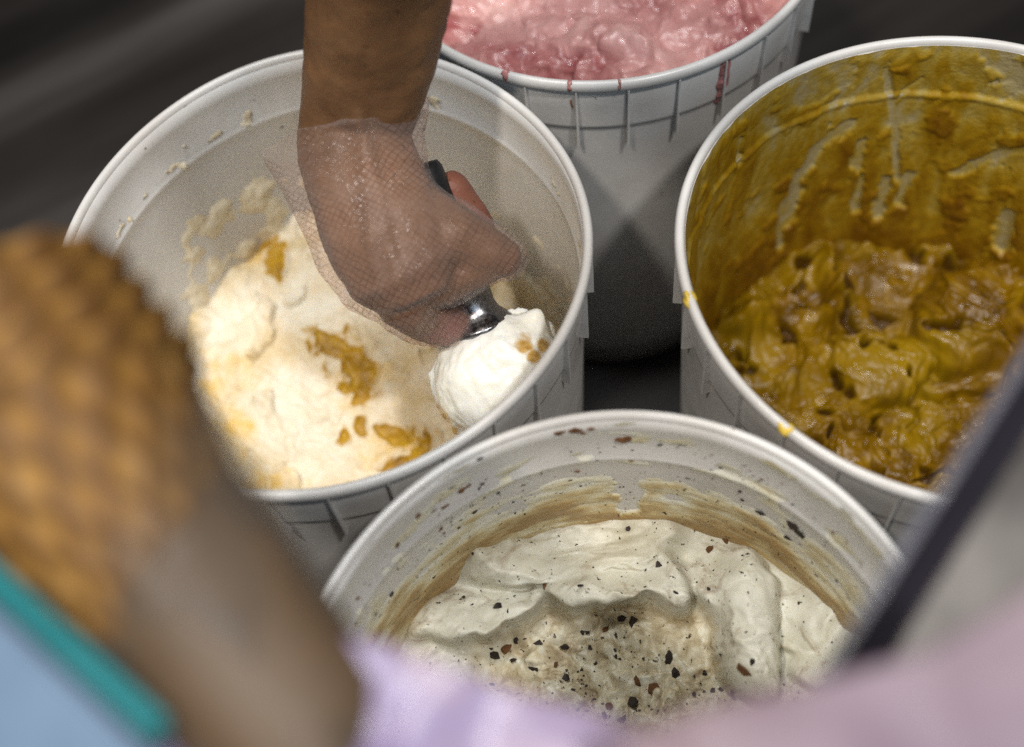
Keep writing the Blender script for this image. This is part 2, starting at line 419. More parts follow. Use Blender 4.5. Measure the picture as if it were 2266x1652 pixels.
# ------------------------------------------------------------------ ice cream surfaces
def cream(name, k, hfun, mat, nr=210, nth=560, lateral=None, relax=0):
    th = np.linspace(0, 2 * np.pi, nth, endpoint=False); u = np.linspace(0, 1, nr) ** .75; u[0] = .002
    T, U = np.meshgrid(th, u, indexing='ij')
    r0 = U * .116
    x, y = r0 * np.cos(T), r0 * np.sin(T)
    h, at_ = hfun(x, y, r0)
    edge = rin(k, T, ZR + h) + .0008
    rr = U * edge
    x, y = rr * np.cos(T), rr * np.sin(T)
    if lateral:
        dx, dy = lateral(x, y, h); w = 1 - U ** 10
        x = x + dx * w; y = y + dy * w
    P = np.stack([x, y, ZR + h], -1)
    if relax:                  # soften stretched, torn-looking faces on steep cliffs
        dz = np.maximum(np.abs(h - np.roll(h, 1, 0)), np.abs(h - np.roll(h, -1, 0))); g_ = np.abs(np.diff(h, axis=1))
        dz[:, 1:] = np.maximum(dz[:, 1:], g_); dz[:, :-1] = np.maximum(dz[:, :-1], g_)
        w = sst(.0006, .0018, dz)
        for _ in range(4):
            q = w.copy(); q[:, 1:-1] = np.maximum(w[:, 1:-1], np.maximum(w[:, :-2], w[:, 2:]) * .95); w = np.maximum(q, .95 * np.maximum(np.roll(q, 1, 0), np.roll(q, -1, 0)))
        w[:, -1] = 0; w[:, 0] = 0; w = w[..., None]
        for _ in range(relax):
            a_ = .25 * (np.roll(P, 1, 0) + np.roll(P, -1, 0)); b_ = P * .5
            b_[:, 1:-1] = .25 * (P[:, :-2] + P[:, 2:])
            P = P * (1 - w) + (a_ + b_) * w
    V = P.reshape(-1, 3)
    F = grid_faces(nth, nr, True)
    me = mesh(name, V, F[:, ::-1].copy() if False else F[:, ::-1].copy())
    for kk, vv in at_.items(): attr(me, kk, vv)
    o = link(name, me, mat); o.location = (CEN[k][0], CEN[k][1], 0)
    bm_fix(me)
    return o
def bm_fix(me):                # make normals point up / outwards consistently
    nz = np.empty(len(me.polygons) * 3, np.float32); me.polygons.foreach_get('normal', nz)
    if nz.reshape(-1, 3)[:, 2].mean() < 0: me.flip_normals()
def blob(x, y, cx, cy, rx, ry, rot=0., nz=.35, sc=90, seed=0.):
    c, s = math.cos(rot), math.sin(rot); dx, dy = x - cx, y - cy
    q = np.hypot((c * dx + s * dy) / rx, (-s * dx + c * dy) / ry)
    return 1 - q + nz * fbm(x * sc, y * sc, seed, 3)
def pix_blob(k, x, y, px, py, rx, ry, z, rot=0., **kw):
    cx, cy = loc(k, px, py, z); s = 1 / 5000.
    return blob(x, y, cx, cy, rx * s, ry * s * 1.12, rot, **kw)

# vanilla mango
def hA(x, y, r):
    wx = x + .008 * fbm(x * 30, y * 30, 1.5, 3); wy = y + .008 * fbm(x * 30, y * 30, 5.5, 3)
    h = -.142 + .20 * y + .009 * fbm(wx * 11, wy * 11, 2., 2) + .0022 * fbm(wx * 40, wy * 40, 3., 3) + .0006 * fbm(x * 210, y * 210, 4., 3)
    u_, v_ = .8 * x - .6 * y, .6 * x + .8 * y                    # scrape marks of the scoop run along u
    trk = .10 * fbm(u_ * 6, v_ * 14, 6., 2)
    h = h + .0016 * np.abs(np.sin((v_ + trk * .12) * 95)) + .0005 * fbm(u_ * 14, v_ * 220, 7., 3)
    lip = fbm(wx * 22, wy * 22, 8., 3)
    h = h + .007 * sst(.10, .16, lip) * sst(-.1, .4, fbm(x * 16, y * 16, 14.)) + .006 * sst(.07, .116, r) * (.3 + fbm(x * 45, y * 45, 33., 3))
    mg = np.full_like(x, -1.)
    for px, py, rx, ry, rot, sd in ((738, 772, 62, 34, -.5, 1), (788, 822, 60, 50, -.4, 2), (626, 610, 28, 46, .1, 3), (905, 992, 100, 34, .42, 4), (862, 945, 62, 24, -.4, 5), (757, 950, 24, 19, 0, 6), (795, 933, 17, 22, 0, 7), (598, 585, 26, 16, .4, 8), (800, 870, 36, 16, .1, 9)):
        mg = np.maximum(mg, pix_blob('A', x, y, px, py, rx, ry, -.14, rot, nz=.75, sc=130, seed=sd * 3.1))
    tint = np.zeros_like(x)
    for px, py, rx, ry, w in ((480, 870, 55, 120, .9), (570, 600, 90, 60, .8), (600, 1050, 110, 35, .7), (800, 840, 90, 80, .5), (880, 960, 120, 60, .5), (540, 830, 60, 50, .6), (520, 960, 60, 80, .7)):
        tint = np.maximum(tint, w * np.clip(pix_blob('A', x, y, px, py, rx, ry, -.14, 0, nz=.6, sc=60, seed=px * .1) * 1.4, 0, 1))
    h = h - .0012 * sst(0, .5, mg) + .0012 * sst(-.3, .0, mg) * sst(.3, 0., mg)
    return h, {'mango': np.clip(mg * 1.2 + .5, 0, 1), 'tint': tint}
icA = cream('vanilla_ice_cream', 'A', hA, m_vanilla(), lateral=lambda x, y, h: (.004 * fbm(x * 45, y * 45, 9., 3), .004 * fbm(x * 45, y * 45, 19., 3)))
tag(icA, 'cream coloured vanilla ice cream with orange mango streaks inside the tub', 'ice cream')

# mustard yellow
def hB(x, y, r):
    wx = x + .016 * fbm(x * 22, y * 22, 31.5, 3); wy = y + .016 * fbm(x * 22, y * 22, 35.5, 3)
    h = -.164 + .04 * y + .0075 * fbm(wx * 15, wy * 15, 12., 3) + .002 * ridged(wx * 26, wy * 26, 13., 2)
    c1 = pnoise(wx * 24, wy * 24, 14.); c2 = pnoise(wx * 38 + 9, wy * 38, 15.)
    h = h - .0075 * np.exp(-(c1 / .07) ** 2) * sst(-.3, .2, fbm(x * 18, y * 18, 16.)) - .0035 * np.exp(-(c2 / .06) ** 2) + .0005 * np.sin(c1 * 60 + 4 * c2)
    cx, cy = loc('B', 2165, 690, -.15)
    q = np.hypot((x - cx) / .036, (y - cy) / .033)
    dome = -.158 + .020 * np.sqrt(np.clip(1.05 - q ** 2, 0, 1)) + .0011 * np.sin(np.hypot(x - cx - .02, y - cy - .02) * 900 + 3 * fbm(x * 40, y * 40, 2.)) 
    h = np.where(q < 1.02, smax(h, dome, .004), h)
    cx, cy = loc('B', 1960, 790, -.15); q = np.hypot((x - cx) / .03, (y - cy) / .022)
    h = np.where(q < 1.02, smax(h, -.162 + .012 * np.sqrt(np.clip(1.05 - q ** 2, 0, 1)), .004), h)
    for (ax, ay), (bx, by), w, hh in (((1835, 560), (1850, 640), .006, .018), ((1850, 640), (1880, 740), .007, .012), ((1640, 700), (1690, 690), .007, .017), ((2230, 560), (2266, 620), .008, .018)):
        ax, ay = loc('B', ax, ay, -.15); bx, by = loc('B', bx, by, -.15)
        t = np.clip(((x - ax) * (bx - ax) + (y - ay) * (by - ay)) / ((bx - ax) ** 2 + (by - ay) ** 2), 0, 1)
        d = np.hypot(x - ax - t * (bx - ax), y - ay - t * (by - ay)) + .003 * fbm(x * 120, y * 120, 3.)
        h = h + hh * np.exp(-(d / w) ** 2)
    near = sst(.0, -.06, y + .3 * x)
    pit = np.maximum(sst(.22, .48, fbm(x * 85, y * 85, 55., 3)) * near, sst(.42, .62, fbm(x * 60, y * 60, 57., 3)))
    h = h - .008 * pit + near * .0028 * fbm(x * 120, y * 120, 7., 3) + .0010 * fbm(x * 210, y * 210, 8., 3)
    h = h + .012 * sst(.085, .116, r) * (.4 + fbm(x * 30, y * 30, 77.))
    tint = np.clip(sst(.02, -.05, h + .15) * .3 + .9 * np.exp(-(q * .9) ** 2) + .6 * sst(.1, .5, fbm(x * 25, y * 25, 90.)), 0, 1)
    return h, {'tint': tint, 'pit': pit}
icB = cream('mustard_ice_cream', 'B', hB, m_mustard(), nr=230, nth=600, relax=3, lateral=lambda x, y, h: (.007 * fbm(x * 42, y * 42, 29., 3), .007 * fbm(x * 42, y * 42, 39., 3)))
icB.name = 'yellow_ice_cream'
tag(icB, 'glossy mustard yellow ice cream with folds and pits inside the tub', 'ice cream')

# cookies and cream
def lobe(k, x, y, px, py, rx, ry, rot, z0, tilt, dome, edge=.12):
    cx, cy = loc(k, px, py, z0); s = 1 / 5200.; c, sn = math.cos(rot), math.sin(rot)
    wob = .0050 * fbm(x * 30, y * 30, px * .01, 2) + .0022 * fbm(x * 110, y * 110, px * .02, 3)
    dx, dy = x - cx + wob, y - cy - wob
    a, b = (c * dx + sn * dy) / (rx * s), (-sn * dx + c * dy) / (ry * s * 1.13)
    q = np.sqrt(a * a + b * b)
    lift = sst(1.0, -.95, b) if tilt > 0 else 1 - .35 * q * q
    drag = .0007 * fbm(a * 1.2 + px, b * 9, 4., 3) + .0005 * np.sin(b * 14 + 5 * fbm(x * 25, y * 25, 4.))
    top = z0 + dome * lift * np.sqrt(np.clip(1 - q ** 7, 0, 1)) + drag
    return q, top
def hC(x, y, r):
    wx = x + .010 * fbm(x * 30, y * 30, 61.5, 3); wy = y + .010 * fbm(x * 30, y * 30, 65.5, 3)
    pitc = loc('C', 1350, 1480, -.11)
    q0 = np.hypot((x - pitc[0]) / .062, (y - pitc[1]) / .040)
    pit = sst(1.25, .8, q0 + .2 * fbm(x * 40, y * 40, 71.))
    h = -.104 + .05 * x + .006 * fbm(wx * 24, wy * 24, 62., 4) - .014 * pit
    rough = .0040 * fbm(x * 60, y * 60, 63., 4) + .0015 * ridged(x * 80, y * 80, 63., 2) + .002 * fbm(x * 170, y * 170, 64., 3)
    h = h + pit * rough + .0006 * fbm(x * 200, y * 200, 66., 3)
    for a in ((1270, 1225, 300, 70, .04, -.105, 1, .017), (1050, 1350, 195, 64, .12, -.108, 1, .023), (1110, 1235, 125, 50, -.25, -.100, 1, .014), (1320, 1275, 170, 78, -.10, -.108, 1, .026), (1455, 1250, 55, 125, .35, -.100, 1, .015), (1650, 1390, 84, 165, -.10, -.106, 0, .031), (1560, 1265, 60, 60, .3, -.100, 1, .009), (1790, 1320, 150, 90, 1.0, -.100, 1, .013), (1830, 1445, 100, 52, .3, -.098, 1, .021)):
        qq, top = lobe('C', x, y, *a)
        m = sst(1.01, .975, qq)
        nh = np.maximum(h, top); h = h * (1 - m) + nh * m; pit = pit * (1 - m)
    h = h + .006 * sst(.10, .116, r) + .0020 * fbm(wx * 36, wy * 36, 67., 2) + .0012 * fbm(wx * 110, wy * 110, 70., 3) + .0020 * ridged(wx * 55, wy * 55, 72., 2) * sst(.05, .45, fbm(x * 24, y * 24, 73.)) + .0006 * ridged(wx * 50, wy * 50, 68., 1) * sst(0, .4, fbm(x * 30, y * 30, 69.))
    return h, {'pit': pit}
icC = cream('cookies_and_cream_ice_cream', 'C', hC, m_cookie(), nr=260, nth=620, relax=7, lateral=lambda x, y, h: (.0035 * fbm(x * 45, y * 45, h * 90 + 79., 2), .0035 * fbm(x * 45, y * 45, h * 90 + 89., 2) - .008 * sst(-.102, -.084, h)))
tag(icC, 'off white cookies and cream ice cream in curled folds, dotted with dark crumbs', 'ice cream')

# strawberry
def hD(x, y, r):
    wx = x + .010 * fbm(x * 30, y * 30, 41.5, 3); wy = y + .010 * fbm(x * 30, y * 30, 45.5, 3)
    h = -.032 + .014 * fbm(x * 20, y * 20, 42., 3) + .0035 * np.abs(fbm(x * 60, y * 60, 43., 2)) + .0016 * fbm(x * 130, y * 130, 44., 3)
    d = sst(-.05, .5, fbm(x * 22, y * 22, 47., 3))
    h = h - .004 * d
    return h, {'dark': d}
icD = cream('strawberry_ice_cream', 'D', hD, m_strawberry(), nr=180, nth=520, lateral=lambda x, y, h: (.005 * fbm(x * 50, y * 50, 49., 3), .005 * fbm(x * 50, y * 50, 59., 3)))
tag(icD, 'lumpy pink strawberry ice cream filling the farthest tub', 'ice cream')

# ------------------------------------------------------------------ films of ice cream left on the tub walls
def shell(name, k, tfun, mat, parent, th0, th1, z0, z1, nth=700, nz=150):
    th = np.linspace(th0, th1, nth); z = np.linspace(z0, z1, nz) + ZR
    T, Z = np.meshgrid(th, z, indexing='ij')
    t = tfun(T, Z - ZR)                       # thickness in metres, negative = bare wall
    r = rin(k, T, Z) - np.where(t > 0, t, np.maximum(t * 2, -.0012)) - .0
    V = np.stack([r * np.cos(T), r * np.sin(T), Z], -1).reshape(-1, 3)
    me = mesh(name, V, grid_faces(nth, nz))
    attr(me, 'thick', np.clip(t / (.0030 if k == 'B' else .0016), 0, 1))
    if k == 'B': attr(me, 'streak', fbm(T * .117 * 110 + 1.5 * fbm(T * 3, Z * 25, 2., 2), Z * 16, 6., 3) * .5 + .5)
    o = link(name, me, mat, parent)
    return o
def strokes(k, T, Z, lines):
    """how deep a scraped line cuts: 1 on the line, 0 away"""
    g = np.zeros_like(T); wob = 1 + .7 * fbm(T * 14, Z * 110, 3.) 
    for pts, w in lines:
        q = [onwall(k, *p) for p in pts]
        for (a0, z0), (a1, z1) in zip(q[:-1], q[1:]):
            ax, ay, bx, by = a0 * .117, z0 - ZR, a1 * .117, z1 - ZR
            px, py = T * .117, Z
            t = np.clip(((px - ax) * (bx - ax) + (py - ay) * (by - ay)) / ((bx - ax) ** 2 + (by - ay) ** 2 + 1e-9), 0, 1)
            d = np.hypot(px - ax - t * (bx - ax), py - ay - t * (by - ay))
            d = d * wob
            g = np.maximum(g, sst(w * 1.25, w * .7, d))
    return g
def tB_(T, Z):
    S = T * .117
    up_s = S + .01 * fbm(S * 20, Z * 20, 2., 2)
    t = .0012 + .0013 * fbm(up_s * 40, Z * 18, 3., 4) + .0007 * fbm(up_s * 95, Z * 26, 5., 3) + .0016 * sst(-.07, -.15, Z) + .0012 * sst(.25, .6, fbm(S * 45, Z * 45, 25., 3))
    t = np.maximum(t * sst(-.0005, -.012, Z + .005 * fbm(S * 60, 1., 9.)), .00005)
    g = strokes('B', T, Z, (([(1740, 490), (1760, 400), (1810, 320), (1880, 272)], .0042), ([(1960, 150), (1978, 260), (1985, 390)], .0022), ([(1905, 310), (1895, 360)], .004), ([(1900, 400), (1890, 460)], .003), ([(1960, 390), (1942, 470)], .0035), ([(2010, 380), (1990, 440)], .003), ([(2110, 380), (2190, 345), (2266, 330)], .003), ([(2230, 480), (2215, 540)], .006), ([(1735, 440), (1720, 540)], .003), ([(1640, 310), (1635, 360)], .002), ([(2190, 110), (2266, 180)], .007), ([(1860, 140), (1870, 175)], .005), ([(1975, 220), (2040, 170)], .0015)))
    t = np.where(g > .01, t * (1 - g) + .00006 * g, t)
    return t
sB = shell('wall_smear', 'B', tB_, m_mustard(True), icB, -.3, 3.9, -.185, -.003, 860, 190)
def tA_(T, Z):
    S = T * .117
    band = sst(1.55, 1.8, T) * sst(2.75, 2.5, T) * sst(-.050, -.085, Z + .012 * fbm(S * 60, 1., 2.))
    right = sst(1.1, .7, T) * sst(-.045, -.09, Z)
    t = -.0022 + band * (.0022 + .0030 * fbm(S * 45, Z * 45, 13., 4)) + right * (.0014 + .0022 * fbm(S * 40, Z * 90, 15., 4))
    low = sst(-.105, -.15, Z)
    t = t + low * (.0012 + .0025 * fbm(S * 50, Z * 50, 17., 4))
    fl = sst(.52, .62, fbm(S * 70 + 4, Z * 110, 21., 3)) * sst(-.085, -.02, Z) * sst(-.012, -.025, Z)
    return t + fl * .003
sA = shell('wall_smear', 'A', tA_, None, icA, -.5, 3.7, -.20, -.004, 700, 160)
sA.data.materials.clear()
n_ = N('thin_vanilla_smear'); _a = n_.noise(60, 4, .6); _f = n_.noise(260, 4, .6)
sA.data.materials.append(n_.set(n_.ramp(_a, [(.3, (.66, .55, .36)), (.7, (.80, .74, .60))]), .4, n_.bump(_f, .3, .001), spec=.4))
def tC_(T, Z):
    S = T * .117
    top = -.036 + .007 * fbm(S * 26, 3., 5., 3) - .008 * np.cos(T - 1.4)
    t = .0014 * sst(top, top - .045, Z) - .0003 * sst(top - .014, top + .004, Z) + .00045 * fbm(S * 22, Z * 140, 8., 4) + .0009 * fbm(S * 40, Z * 70, 18., 4)
    g = strokes('C', T, Z, (([(1395, 1040), (1390, 1120)], .0055),))
    return t * (1 - g) - .0003 * g
sC = shell('wall_smear', 'C', tC_, m_cookie(True), icC, -.4, 3.7, -.125, -.004, 700, 130)

# ------------------------------------------------------------------ cookie crumbs
def surf_sampler(k, hf):
    def f(x, y):
        h, _ = hf(np.array([x]), np.array([y]), np.array([math.hypot(x, y)])); return float(h[0])
    return f
hCs = surf_sampler('C', hC)
m_crumb = m_simple('dark_cookie_crumb', (.030, .020, .016), .6, bump=.6, scale=500, var=.5, spec=.3)
m_crumb_b = m_simple('brown_cookie_crumb', (.15, .065, .022), .6, bump=.6, scale=500, var=.5, spec=.3)
def lump(r, seed, flat=1.0):
    g = np.random.default_rng(seed)
    bm = bmesh.new(); bmesh.ops.create_icosphere(bm, subdivisions=1, radius=1)
    an = g.uniform(.55, 1.6, 3); q = g.normal(size=3); q /= np.linalg.norm(q); ang = g.uniform(0, 3.14)
    M = Matrix.Rotation(ang, 3, Vector(q))
    for v in bm.verts:
        s = r * (.45 + .85 * g.random()); c = M @ Vector((v.co.x * s * an[0], v.co.y * s * an[1], v.co.z * s * an[2]))
        v.co = Vector((c.x, c.y, c.z * flat))
    V = np.array([v.co[:] for v in bm.verts]); F = [tuple(q.index for q in f.verts) for f in bm.faces]; bm.free(); return V, F
cr_me = []
for s in range(6):
    V, F = lump(1.0, 100 + s, .7); me = mesh('cookie_crumb', V, F); me.materials.append(m_crumb if s < 4 else m_crumb_b); cr_me.append(me)
big = [(1650, 1490, 3.6), (1665, 1465, 3.2), (1635, 1510, 3.0), (1685, 1505, 3.0), (1120, 1435, 3.6), (1140, 1420, 2.8), (1095, 1450, 2.6), (1250, 1430, 2.6), (1345, 1395, 2.4), (1375, 1370, 3.2), (1400, 1375, 2.2), (1480, 1455, 2.6), (1495, 1490, 2.6), (1490, 1360, 2.0), (1300, 1400, 2.0), (1410, 1510, 2.6), (1350, 1560, 3.0), (1400, 1555, 2.8), (1445, 1525, 2.4), (1380, 1590, 2.6), (1560, 1490, 2.2), (1230, 1470, 2.0), (985, 1275, 1.8), (1100, 1285, 2.0), (1215, 1335, 1.9), (1290, 1345, 1.4), (1620, 1185, 2.6), (1605, 1195, 2.0), (1640, 1192, 1.8), (1320, 1470, 1.8), (1570, 1215, 1.8), (1180, 1480, 2.0)]
for i, (px, py, r) in enumerate(big):
    z = -.10
    for _ in range(8):
        x, y = loc('C', px, py, z); z = hCs(x, y)
    o = link('cookie_crumb', cr_me[int(rng.integers(0, 6))], None, icC, smooth=False)
    s = r * .00095; o.scale = (s * rng.uniform(.8, 1.3), s * rng.uniform(.8, 1.3), s)
    o.location = (x, y, ZR + z + s * .25); o.rotation_euler = tuple(rng.uniform(0, 6.28, 3))
parts = []
g = np.random.default_rng(5); cnt = 0
xs = g.uniform(-.112, .112, 5200); ys = g.uniform(-.06, .112, 5200)
ok = np.hypot(xs, ys) < .112; xs, ys = xs[ok], ys[ok]
hh, at_ = hC(xs, ys, np.hypot(xs, ys)); pr = .08 + 1.0 * at_['pit'] * sst(-.15, .30, fbm(xs * 45, ys * 45, 9.))
keep = g.random(len(xs)) < pr
for x, y, h in zip(xs[keep], ys[keep], hh[keep]):
    v, f = lump(float(np.clip(g.lognormal(math.log(.00042), .7), .00018, .0020)), int(g.integers(1e6)), .6)
    parts.append((v + np.array([x, y, ZR + h - .0001]), f))
V, F = join(parts)
o = link('small_cookie_crumbs', mesh('small_cookie_crumbs', V, F), m_crumb, icC, smooth=False); tag(o, kind='stuff')
parts, parts_b = [], []
def wall_speck(k, th, z, r, out, tang=1.25):
    rad = rin(k, np.array([th]), np.array([z + ZR]))[0] - .0003
    v, f = lump(r, int(g.integers(1e6)), 1)
    e1 = np.array([-math.sin(th), math.cos(th), 0]); e2 = np.array([0, 0, 1.]); e3 = -np.array([math.cos(th), math.sin(th), 0])
    out.append((np.array([rad * math.cos(th), rad * math.sin(th), z + ZR]) + v[:, :1] * e1 * tang + v[:, 1:2] * e2 + v[:, 2:] * e3 * .35, f))
for i in range(900):
    th = g.uniform(-.1, 3.3); z = -.02 - .075 * g.random() ** .8
    if fbm(np.array([th * 6]), np.array([z * 60]), 3.)[0] < -.15: continue
    (wall_speck)('C', th, z, float(np.clip(g.lognormal(math.log(.00038), .5), .0002, .0012)), parts if g.random() < .75 else parts_b)
for px, py, r in ((1375, 976, .0028), (1385, 972, .0022), (1275, 950, .0020), (1290, 957, .0016), (1240, 955, .0014), (1310, 948, .0014), (1020, 1085, .0016), (1035, 1075, .0014), (925, 1140, .0015), (960, 1130, .0013), (985, 1120, .0013), (880, 1207, .0019), (795, 1325, .0014)):
    th, z = onwall('C', px, py); wall_speck('C', th, z - ZR, r, parts_b)
for px, py, r in ((1755, 1165, .0026), (1770, 1180, .0022), (1740, 1190, .0020), (1680, 1135, .0016), (1165, 1175, .0018), (1060, 1010, .0012)):
    th, z = onwall('C', px, py); wall_speck('C', th, z - ZR, r, parts)
V, F = join(parts); tag(link('dark_wall_crumbs', mesh('dark_wall_crumbs', V, F), m_crumb, icC, smooth=False), kind='stuff')
V, F = join(parts_b); tag(link('brown_wall_crumbs', mesh('brown_wall_crumbs', V, F), m_crumb_b, icC, smooth=False), kind='stuff')

# strawberry drips and stains on the rims
m_drip = m_simple('strawberry_drip', (.38, .16, .15), .35, bump=.5, scale=260, var=.35)
def rim_blob(k, px, py, w, hgt, mat, parent, name, sd):
    p = atz(px, py, .0005); th = math.atan2(p[1] - CEN[k][1], p[0] - CEN[k][0]); v, f = lump(1., sd, 1)
    bm = bmesh.new(); bmesh.ops.create_icosphere(bm, subdivisions=3, radius=1); V = np.array([q.co[:] for q in bm.verts]); F = [tuple(a.index for a in q.verts) for q in bm.faces]; bm.free()
    V = V * (1 + .35 * fbm(V[:, :1] * 1.5 + sd, V[:, 1:2] * 1.5, V[:, 2:] * 1.5, 3))
    e1 = np.array([-math.sin(th), math.cos(th), 0]); er = np.array([math.cos(th), math.sin(th), 0]); rr = .12265 * deform(k, np.array([th]), np.array([ZR]))[0]
    V = er * rr + np.array([0, 0, ZR - .0027]) + V[:, :1] * e1 * w + V[:, 1:2] * er * .0028 + V[:, 2:] * np.array([0, 0, 1]) * hgt
    link(name, mesh(name, V, F), mat, parent)
rim_blob('D', 1122, 152, .0028, .0038, m_drip, icD, 'rim_stain', 3)
rim_blob('D', 1262, 172, .0016, .0036, m_drip, icD, 'rim_stain', 4)
rim_blob('D', 1370, 176, .0012, .0034, m_drip, icD, 'rim_stain', 5)
m_ystain = m_simple('yellow_stain', (.60, .42, .06), .35, bump=.4, scale=300, var=.3)
rim_blob('B', 1520, 655, .006, .0030, m_ystain, icB, 'rim_stain', 6)
rim_blob('B', 1722, 962, .005, .0030, m_ystain, icB, 'rim_stain', 7)
def outer_drip(k, pts, w, mat, parent):
    cs, aa, bb = [], [], []
    for i, (th, z, s) in enumerate(pts):
        rr = (.1212 + .0012 * (z + .034) / .03) * deform(k, np.array([th]), np.array([ZR]))[0] if z > -.034 else .120
        cs.append((rr * math.cos(th), rr * math.sin(th), ZR + z)); aa.append(w * s); bb.append(.0018 * s)
    th = pts[0][0]
    V, F = loft_data(cs, aa, bb, adir=(math.cos(th), math.sin(th), 0), n=14)
    me = remeshed('drip', V, F, .0006, 6); v = coords(me); nn = normals(me)
    setco(me, v + nn * (.0007 * fbm(v[:, 0] * 250, v[:, 1] * 250, v[:, 2] * 250, 2))[:, None])
    link('drip', me, mat, parent)
def near_wall(k, x, y):
    d = ray(x, y); o = CAM.copy(); o[0] -= CEN[k][0]; o[1] -= CEN[k][1]; r0 = .1215
    a = d[0]**2 + d[1]**2; b = 2 * (o[0] * d[0] + o[1] * d[1]); c = o[0]**2 + o[1]**2 - r0 * r0
    t = (-b - math.sqrt(max(0, b * b - 4 * a * c))) / (2 * a); p = o + d * t
    return math.atan2(p[1], p[0]), p[2] - ZR
q0, q1, q2 = near_wall('D', 1603, 135), near_wall('D', 1597, 185), near_wall('D', 1590, 232)
outer_drip('D', [(q0[0], -.003, .9), (q0[0], (q0[1] + q1[1]) / 2 - .004, 1.0), (q1[0], q1[1], 1.15), (q1[0], q1[1] - .003, .8), (q2[0], (q1[1] + q2[1]) / 2, .75), (q2[0], q2[1] + .004, .85), (q2[0], q2[1], .5)], .0036, m_drip, icD)
q3, q4 = near_wall('D', 1263, 205), near_wall('D', 1268, 240)
outer_drip('D', [(q3[0], q3[1], .3), (q3[0], q3[1] - .005, .5), (q4[0], q4[1] + .002, .6), (q4[0], q4[1], .3)], .0018, m_simple('brown_drip', (.28, .10, .03), .4), icD)

# ------------------------------------------------------------------ forearm and hand
def H(x, y, z): return atz(x, y, z)
def build_hand(g=0.0, arm=True, tips=True):
    L = []
    if arm:
        cs = [H(1000, -900, .30), H(905, -500, .20), H(848, -130, .108), H(835, 20, .078), H(818, 130, .056), H(792, 240, .034), H(783, 300, .023), H(790, 360, .017)]
        L.append(loft_data(cs, [.042, .038, .0325, .0312, .0295, .0272, .0266, .0270], [.038, .034, .029, .0265, .0235, .0200, .0192, .020]))
    cs = [H(780, 285, .024), H(792, 350, .019), H(818, 430, .013), H(862, 530, .005), H(900, 610, -.004), H(922, 660, -.011)]
    L.append(loft_data(cs, [a + g for a in (.0262, .0268, .0278, .0292, .0268, .0185)], [b + g for b in (.0195, .021, .0225, .0235, .0215, .0165)]))
    def chain(pts, rs):
        for (p, q, r, s) in zip(pts[:-1], pts[1:], rs[:-1], rs[1:]): L.append(capsule_data(H(*p), r + g, H(*q), s + g))
    chain([(872, 615, -.006), (893, 672, -.014), (925, 700, -.026), (980, 722, -.040), (1015, 712, -.046)], [.016, .0125, .0108, .0095, .008])       # index
    chain([(850, 585, -.014), (890, 650, -.030), (945, 670, -.045), (1010, 640, -.048)], [.017, .0125, .011, .009])                                 # middle
    chain([(825, 540, -.012), (870, 610, -.034), (950, 620, -.048), (1030, 580, -.042)], [.017, .0125, .011, .009])                                 # ring
    chain([(872, 415, .010), (950, 495, .006), (1005, 524, .002), (1072, 553, -.005), (1112, 570, -.010)], [.013, .0150, .0148, .0118, .0096])       # thumb
    chain([(900, 640, -.010), (985, 612, -.011), (1062, 583, -.012)], [.013, .0125, .0105])                                                    # curled finger bases under the thumb
    if tips:
        chain([(815, 480, -.008), (865, 540, -.034), (960, 560, -.044), (1062, 520, -.036), (1035, 468, -.020), (1000, 418, -.010)], [.015, .011, .0098, .0092, .0092, .0088])  # little finger
    return join(L)
V, F = build_hand()
me = remeshed('forearm_and_hand', V, F, .0014, 9)
v = coords(me); nn = normals(me)
tend = sum(np.exp(-(np.linalg.norm(v - (p0 + np.clip(((v - p0) @ (p1 - p0)) / ((p1 - p0) @ (p1 - p0)), 0, 1)[:, None] * (p1 - p0)), axis=1) / .016) ** 6) * np.exp(-((((v - p0) @ unit(np.cross(p1 - p0, FW))) / .0032) ** 2)) for p0, p1 in ((H(800, 330, .04), H(830, 600, .02)), (H(815, 330, .04), H(880, 640, .015))))
v = v + nn * (.0010 * fbm(v[:, 0] * 60, v[:, 1] * 60, v[:, 2] * 60, 3) + .0016 * tend)[:, None]
setco(me, v)
tipw = np.zeros(len(v))
for p, r in ((H(997, 420, -.014), .017), (H(1030, 470, -.022), .016), (H(985, 742, -.040), .014)):
    tipw = np.maximum(tipw, sst(r * 1.4, r * .5, np.linalg.norm(v - p, axis=1)))
attr(me, 'red', tipw)
person = link('person', me, m_skin())
tag(person, 'bare brown forearm reaching down from above, hand gripping a scoop inside the tub', 'person')

# glove: loose, thin, embossed film over the hand, open at the cuff
L = [build_hand(.0017, arm=False, tips=False)]
cs = [H(752, 240, .034), H(760, 285, .026), H(772, 345, .021), H(800, 430, .0135), H(855, 530, .005), H(897, 620, -.005), H(922, 668, -.012)]
L.append(loft_data(cs, [.0405, .0395, .0355, .0325, .0322, .0292, .0200], [.029, .028, .0262, .0255, .0258, .0236, .017]))
V, F = join(L)
me = remeshed('glove', V, F, .0011, 12)
ax = unit(H(922, 668, -.012) - H(764, 285, .024)); cx_ = unit(np.cross(ax, FW)); up_ = np.cross(cx_, ax)
v = coords(me); nn = normals(me)
w_ = .0009 * ridged(v @ cx_ * 22, v @ ax * 26, v @ up_ * 16, 1) + .0012 * fbm(v[:, 0] * 42, v[:, 1] * 42, v[:, 2] * 42, 3) 
o_ = H(764, 285, .024)
s_along = (v - o_) @ ax
w_ = w_ - .0008 * np.exp(-((s_along - .040) / .010) ** 2) * sst(-.01, .02, (v - o_) @ cx_)
v = v + nn * w_[:, None]
setco(me, v)
